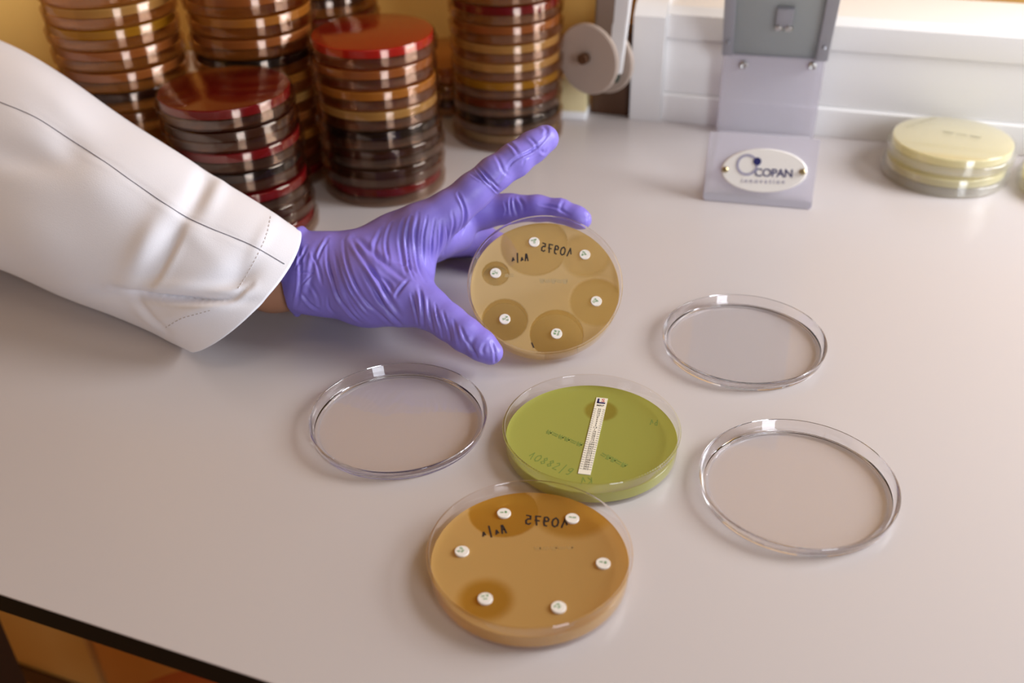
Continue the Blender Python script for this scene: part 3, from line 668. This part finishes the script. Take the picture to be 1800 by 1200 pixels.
CR = [  # (points, width px, depth mm)
 ([(609, 424), (615, 470), (640, 520), (690, 575)], 3.2, .9), ([(622, 420), (640, 450), (672, 500), (700, 555)], 3.6, 1.1), ([(628, 416), (660, 445), (700, 478), (716, 490)], 4, 1.1),
 ([(578, 425), (582, 480), (600, 530), (640, 570)], 2.6, .9), ([(592, 440), (600, 490), (622, 530), (655, 566)], 2.4, .6), ([(604, 470), (622, 512), (650, 550)], 2.2, .6),
 ([(600, 500), (618, 535), (640, 560)], 2.2, .5), ([(640, 470), (665, 520), (690, 560), (712, 580)], 3, .8), ([(655, 500), (680, 545), (704, 575)], 2.4, .6),
 ([(578, 418), (566, 440), (560, 462)], 2.2, .7), ([(540, 430), (532, 450), (520, 470)], 2.4, .8), ([(548, 440), (562, 470), (566, 500)], 2.6, .7), ([(520, 478), (545, 482), (552, 484)], 1.6, .5),
 ([(530, 502), (548, 485), (552, 482)], 1.6, .5), ([(545, 500), (556, 520), (560, 540)], 2.4, .5), ([(530, 515), (545, 535), (560, 545)], 2.6, .7), ([(575, 520), (577, 540), (590, 552)], 2, .5),
 ([(556, 430), (552, 470), (540, 520)], 3.5, .5), ([(526, 430), (528, 480), (524, 540)], 3, .7),
 ([(668, 482), (684, 500), (690, 515)], 3, .8), ([(720, 490), (700, 515), (695, 525)], 3, .7), ([(690, 455), (715, 462), (740, 480)], 2.5, .4),
 ([(736, 500), (741, 530), (745, 575)], 2.4, .9), ([(722, 515), (727, 545), (735, 575)], 2.2, .6), ([(752, 520), (756, 550), (764, 590)], 2.2, .6), ([(766, 530), (772, 560), (780, 596)], 2.2, .55),
 ([(780, 545), (788, 575), (795, 602)], 2, .5), ([(798, 560), (806, 590), (812, 612)], 2, .5), ([(812, 575), (822, 600), (840, 628)], 2.6, .7), ([(835, 590), (828, 603), (830, 618)], 3, .5), ([(862, 600), (868, 618), (870, 640)], 2.6, .6), ([(850, 600), (846, 612), (850, 622)], 3, .4),
 ([(712, 388), (704, 420), (706, 450), (716, 480)], 2.2, .7), ([(722, 384), (714, 420), (718, 455), (730, 488)], 2.2, .7), ([(734, 378), (728, 415), (734, 455), (748, 490)], 2.2, .8), ([(748, 380), (742, 415), (746, 455), (756, 485)], 2.2, .7),
 ([(762, 385), (758, 420), (760, 455), (764, 475)], 2, .6), ([(776, 390), (776, 425), (772, 455)], 2.2, .6), ([(802, 340), (815, 365), (816, 390), (808, 415)], 2.2, .8), ([(796, 372), (800, 395), (794, 425)], 2, .6), ([(786, 398), (790, 420), (784, 445)], 2, .5),
 ([(690, 395), (680, 425), (684, 460)], 2.4, .5), ([(672, 402), (660, 430), (668, 462)], 2.6, .5),
 ([(836, 296), (848, 310), (872, 334)], 1.9, .9), ([(842, 292), (856, 306), (876, 328)], 1.8, .9), ([(850, 302), (862, 318), (872, 336)], 1.6, .6), ([(826, 306), (838, 312), (850, 318)], 1.8, .4), ([(868, 322), (878, 312), (884, 300)], 2, .4),
 ([(870, 272), (878, 285), (884, 300), (892, 308)], 2.6, .5), ([(893, 250), (905, 262), (912, 275)], 2.6, .5), ([(888, 300), (900, 285), (925, 270), (952, 250), (965, 238)], 2.6, .9), ([(930, 240), (940, 250), (944, 262)], 2.4, .5), ([(950, 262), (958, 268), (962, 262)], 2.2, .5), ([(918, 290), (922, 280), (930, 274)], 2.2, .5), ([(955, 222), (962, 230), (958, 242)], 3, .6),
 ([(896, 352), (898, 372), (902, 385)], 2.4, .8), ([(904, 355), (908, 370), (914, 385)], 2.4, .8), ([(914, 352), (922, 364), (924, 378)], 2.2, .6), ([(884, 358), (890, 372), (888, 384)], 2.2, .5), ([(990, 356), (985, 366), (988, 376)], 2.6, .4), ([(1030, 378), (1034, 384), (1032, 392)], 2.6, .5), ([(950, 361), (975, 366), (1000, 380)], 2, .35)]
disp = np.zeros(nv)
rng = np.random.RandomState(5)
q3 = q2.copy()
for _ in range(10):
    k = rng.normal(size=3); k /= np.linalg.norm(k); ph = rng.uniform(0, 6, 2); fr = rng.uniform(60, 300)
    q3 += np.stack([np.sin(co @ k * fr + ph[0]), np.sin(co @ k * fr + ph[1])], 1) * 0.9
amod = 1 + .45 * np.sin(co @ np.array([210., 90, -160]) + 1) * np.sin(co @ np.array([-80., 190, 230]))
for n_, (pts, w_, amp) in enumerate(CR):
    disp += crease(q3, smooth_curve(pts, 4), w_ * (.8 + .35 * (n_ * 7 % 5) / 4), amp * .00125, .35 + .5 * (n_ * 3 % 4) / 3) * amod
for _ in range(26):   # soft puckers of the loose film
    k = rng.normal(size=3); k /= np.linalg.norm(k); disp += .00006 * np.sin(co @ k * rng.uniform(150, 520) + rng.uniform(0, 6))
disp *= facing
co2 = co + no * disp[:, None]
co2[:, 2] = np.maximum(co2[:, 2], .0006)
gm.vertices.foreach_set('co', co2.reshape(-1)); gm.update()

# forearm (skin) and person root
person = tag(empty('person', tuple(at(520, 480, .60))), 'person in a white lab coat and violet glove, arm reaching in to hold a dish', 'person')
HG2 = .0022
lo2 = np.array([-.42, .44, -.002]); hi2 = np.array([-.07, .72, .17]); gx = [np.arange(lo2[i], hi2[i], HG2) for i in range(3)]
G2 = np.stack(np.meshgrid(*gx, indexing='ij'), -1)
arm = [[J(180, 345, .640, 72), J(380, 440, .612, 64), J(480, 478, .598, 50), J(560, 478, .592, 46)], [J(380, 445, .606, 60), J(480, 492, .590, 50), J(560, 494, .584, 44)]]
Da = None
for c in arm:
    q = chain(G2, c, .008); Da = q if Da is None else smin(Da, q, .012)
V, Q = surface_nets(Da, lo2, HG2)
am = mesh_of('body', V - np.array(person.location), Q); bo = link('body', am, M_skin, person, sharp=0)
bo['label'] = 'bare brown wrist between cuff and glove'
gl = link('glove', gm, M_glove, person, sharp=0); gl.location = -person.location; gl['label'] = 'violet nitrile glove'

# ------------------------------------------------------------------ sleeve
ST = [  # top silhouette, front middle, bottom silhouette (px, px, distance)
 ((-330, -60, .735), (-420, 120, .640), (-520, 330, .705)),
 ((-120, 25, .700), (-180, 220, .610), (-250, 418, .675)),
 ((20, 80, .680), (-40, 265, .590), (-120, 440, .655)),
 ((110, 131, .664), (55, 315, .575), (0, 470, .640)),
 ((200, 195, .648), (160, 370, .565), (105, 517, .628)),
 ((300, 261, .630), (255, 415, .556), (190, 550, .614)),
 ((385, 315, .614), (340, 458, .550), (255, 578, .600)),
 ((455, 358, .600), (410, 492, .546), (297, 600, .588)),
 ((519, 402, .588), (468, 523, .545), (331, 616, .575))]
NS, NT = 132, 150
K = np.array([[at(*p) for p in r_] for r_ in ST])      # 9 x 3 x 3
def cr(K, s):
    n_ = len(K) - 1; x = min(max(s, 0), 1) * n_; i = min(int(x), n_ - 1); t = x - i
    g = lambda j: K[j] if 0 <= j <= n_ else (2 * K[0] - K[1] if j < 0 else 2 * K[n_] - K[n_ - 1])
    a, b, c, d = g(i - 1), g(i), g(i + 1), g(i + 2)
    return .5 * (2 * b + (c - a) * t + (2 * a - 5 * b + 4 * c - d) * t * t + (-a + 3 * b - 3 * c + d) * t ** 3)
V = []
for i in range(NS + 1):
    T, Mi, B = cr(K, i / NS); Ce = (T + B) / 2
    for j in range(NT):
        a = 2 * PI * j / NT; s_ = math.sin(a); c_ = math.cos(a)
        bul = (Mi - Ce) * (s_ if s_ > 0 else s_ * .55)
        V.append(Ce + (T - B) / 2 * c_ + bul)
V = np.array(V)
F = [(i * NT + j, i * NT + (j + 1) % NT, (i + 1) * NT + (j + 1) % NT, (i + 1) * NT + j) for i in range(NS) for j in range(NT)]
sm = mesh_of('sleeve', V, F)
bm = bmesh.new(); bm.from_mesh(sm); bmesh.ops.recalc_face_normals(bm, faces=bm.faces); bm.to_mesh(sm); bm.free(); sm.update()
nv = len(sm.vertices); no = np.empty(nv * 3); sm.vertices.foreach_get('normal', no); no = no.reshape(-1, 3)
cen = V.reshape(NS + 1, NT, 3).mean(1).repeat(NT, 0)
if (no * (V - cen)).sum() < 0:
    bm = bmesh.new(); bm.from_mesh(sm); bmesh.ops.reverse_faces(bm, faces=bm.faces); bm.to_mesh(sm); bm.free(); sm.update(); no = -no
q2, dep = project(V); facing = np.clip(-((no * ((V - CAM) / np.linalg.norm(V - CAM, axis=1)[:, None])).sum(1)) * 3 + .15, 0, 1)
disp = np.zeros(nv)
def soft(c, rx, ry, ang_, amp):
    a = math.radians(ang_); d = q2 - np.array(c); u = d[:, 0] * math.cos(a) + d[:, 1] * math.sin(a); v_ = -d[:, 0] * math.sin(a) + d[:, 1] * math.cos(a)
    return amp * np.exp(-(u / rx) ** 2 - (v_ / ry) ** 2)
# broad dents and rolls of the cloth
for c, rx, ry, an, amp in (((40, 275), 90, 30, 10, -.0045), ((115, 190), 60, 20, 35, .002), ((120, 255), 40, 22, 40, -.002), ((355, 325), 16, 60, 25, -.0028), ((385, 330), 14, 50, 25, .0016), ((285, 440), 16, 80, 30, -.0030), ((255, 430), 22, 70, 30, .0025),
                           ((330, 400), 70, 18, 45, .0012), ((180, 330), 60, 40, 30, .002), ((380, 500), 60, 16, -18, -.0030), ((300, 525), 110, 9, 2, -.0050), ((300, 505), 120, 12, 2, .0022), ((420, 480), 26, 40, 35, -.0028), ((350, 545), 60, 14, -12, .0022), ((60, 420), 90, 40, 30, .003), ((215, 520), 60, 16, 20, -.002), ((460, 420), 12, 50, 30, .001)):
    disp += soft(c, rx, ry, an, amp)
disp += crease(q2, smooth_curve([(195, 508), (250, 521), (320, 527), (400, 524), (440, 500)], 5), 5, .0035, .5)
disp += crease(q2, smooth_curve([(222, 520), (260, 555), (300, 585)], 5), 5, .0014, .4)
disp += crease(q2, smooth_curve([(262, 505), (290, 450), (318, 395)], 5), 7, .0014, .5)
disp += crease(q2, smooth_curve([(0, 180), (60, 205), (125, 246), (185, 285), (250, 331), (320, 377), (372, 402), (440, 430), (503, 466)], 5), 3.5, .0007, .3)
for _ in range(16):
    k = rng.normal(size=3); k /= np.linalg.norm(k); disp += .00022 * np.sin(V @ k * rng.uniform(25, 110) + rng.uniform(0, 6))
disp *= facing
Vn = V + no * disp[:, None]; Vn[:, 2] = np.maximum(Vn[:, 2], .0012)
sm.vertices.foreach_set('co', Vn.reshape(-1)); sm.update()
slv = link('sleeve', sm, M_sleeve, person, sharp=0); slv.location = -person.location; slv['label'] = 'white lab coat sleeve'
md = slv.modifiers.new('thick', 'SOLIDIFY'); md.thickness = .0011; md.offset = -1; md.use_even_offset = False
bvh = BVHTree.FromPolygons([Vector(v) for v in Vn], [tuple(p.vertices) for p in sm.polygons])
def on_sleeve(x, y, lift=.0001):
    d = Vector(ray(x, y)).normalized(); hit, n_, _, _ = bvh.ray_cast(Vector(CAM), d)
    return None if hit is None else hit + (n_ if n_.dot(d) < 0 else -n_) * lift
def dashes(name, px_pts, step, fill, r, mat, parent):
    pts = smooth_curve(px_pts, 40); acc = 0; segs = []; cur = []
    for a, b in zip(pts[:-1], pts[1:]):
        acc += float(np.linalg.norm(b - a)); ph = (acc % step) / step
        if ph < fill:
            h_ = on_sleeve(*b)
            if h_ is not None: cur.append(h_)
        elif cur:
            if len(cur) > 1: segs.append(cur)
            cur = []
    if len(cur) > 1: segs.append(cur)
    V_, F_ = merge([tube(s_, r, 6) for s_ in segs])
    return link(name, mesh_of(name, V_, F_), mat, parent)
M_seam = pbr('grey_seam', (.20, .19, .24), .8)
dashes('seam', [(-6, 177), (60, 205), (125, 246), (185, 285), (250, 331), (320, 377), (372, 402), (440, 430), (500, 464)], 1e9, 1, .00026, M_seam, slv)
dashes('hem_stitching', [(476, 380), (468, 414), (452, 450), (430, 490), (418, 508)], 7.5, .62, .00026, pbr('stitch_thread', (.60, .55, .54), .8), slv)
dashes('hem_stitching', [(370, 545), (345, 552), (318, 560), (292, 575)], 7.5, .62, .00026, M_seam if False else bpy.data.materials['stitch_thread'], slv)
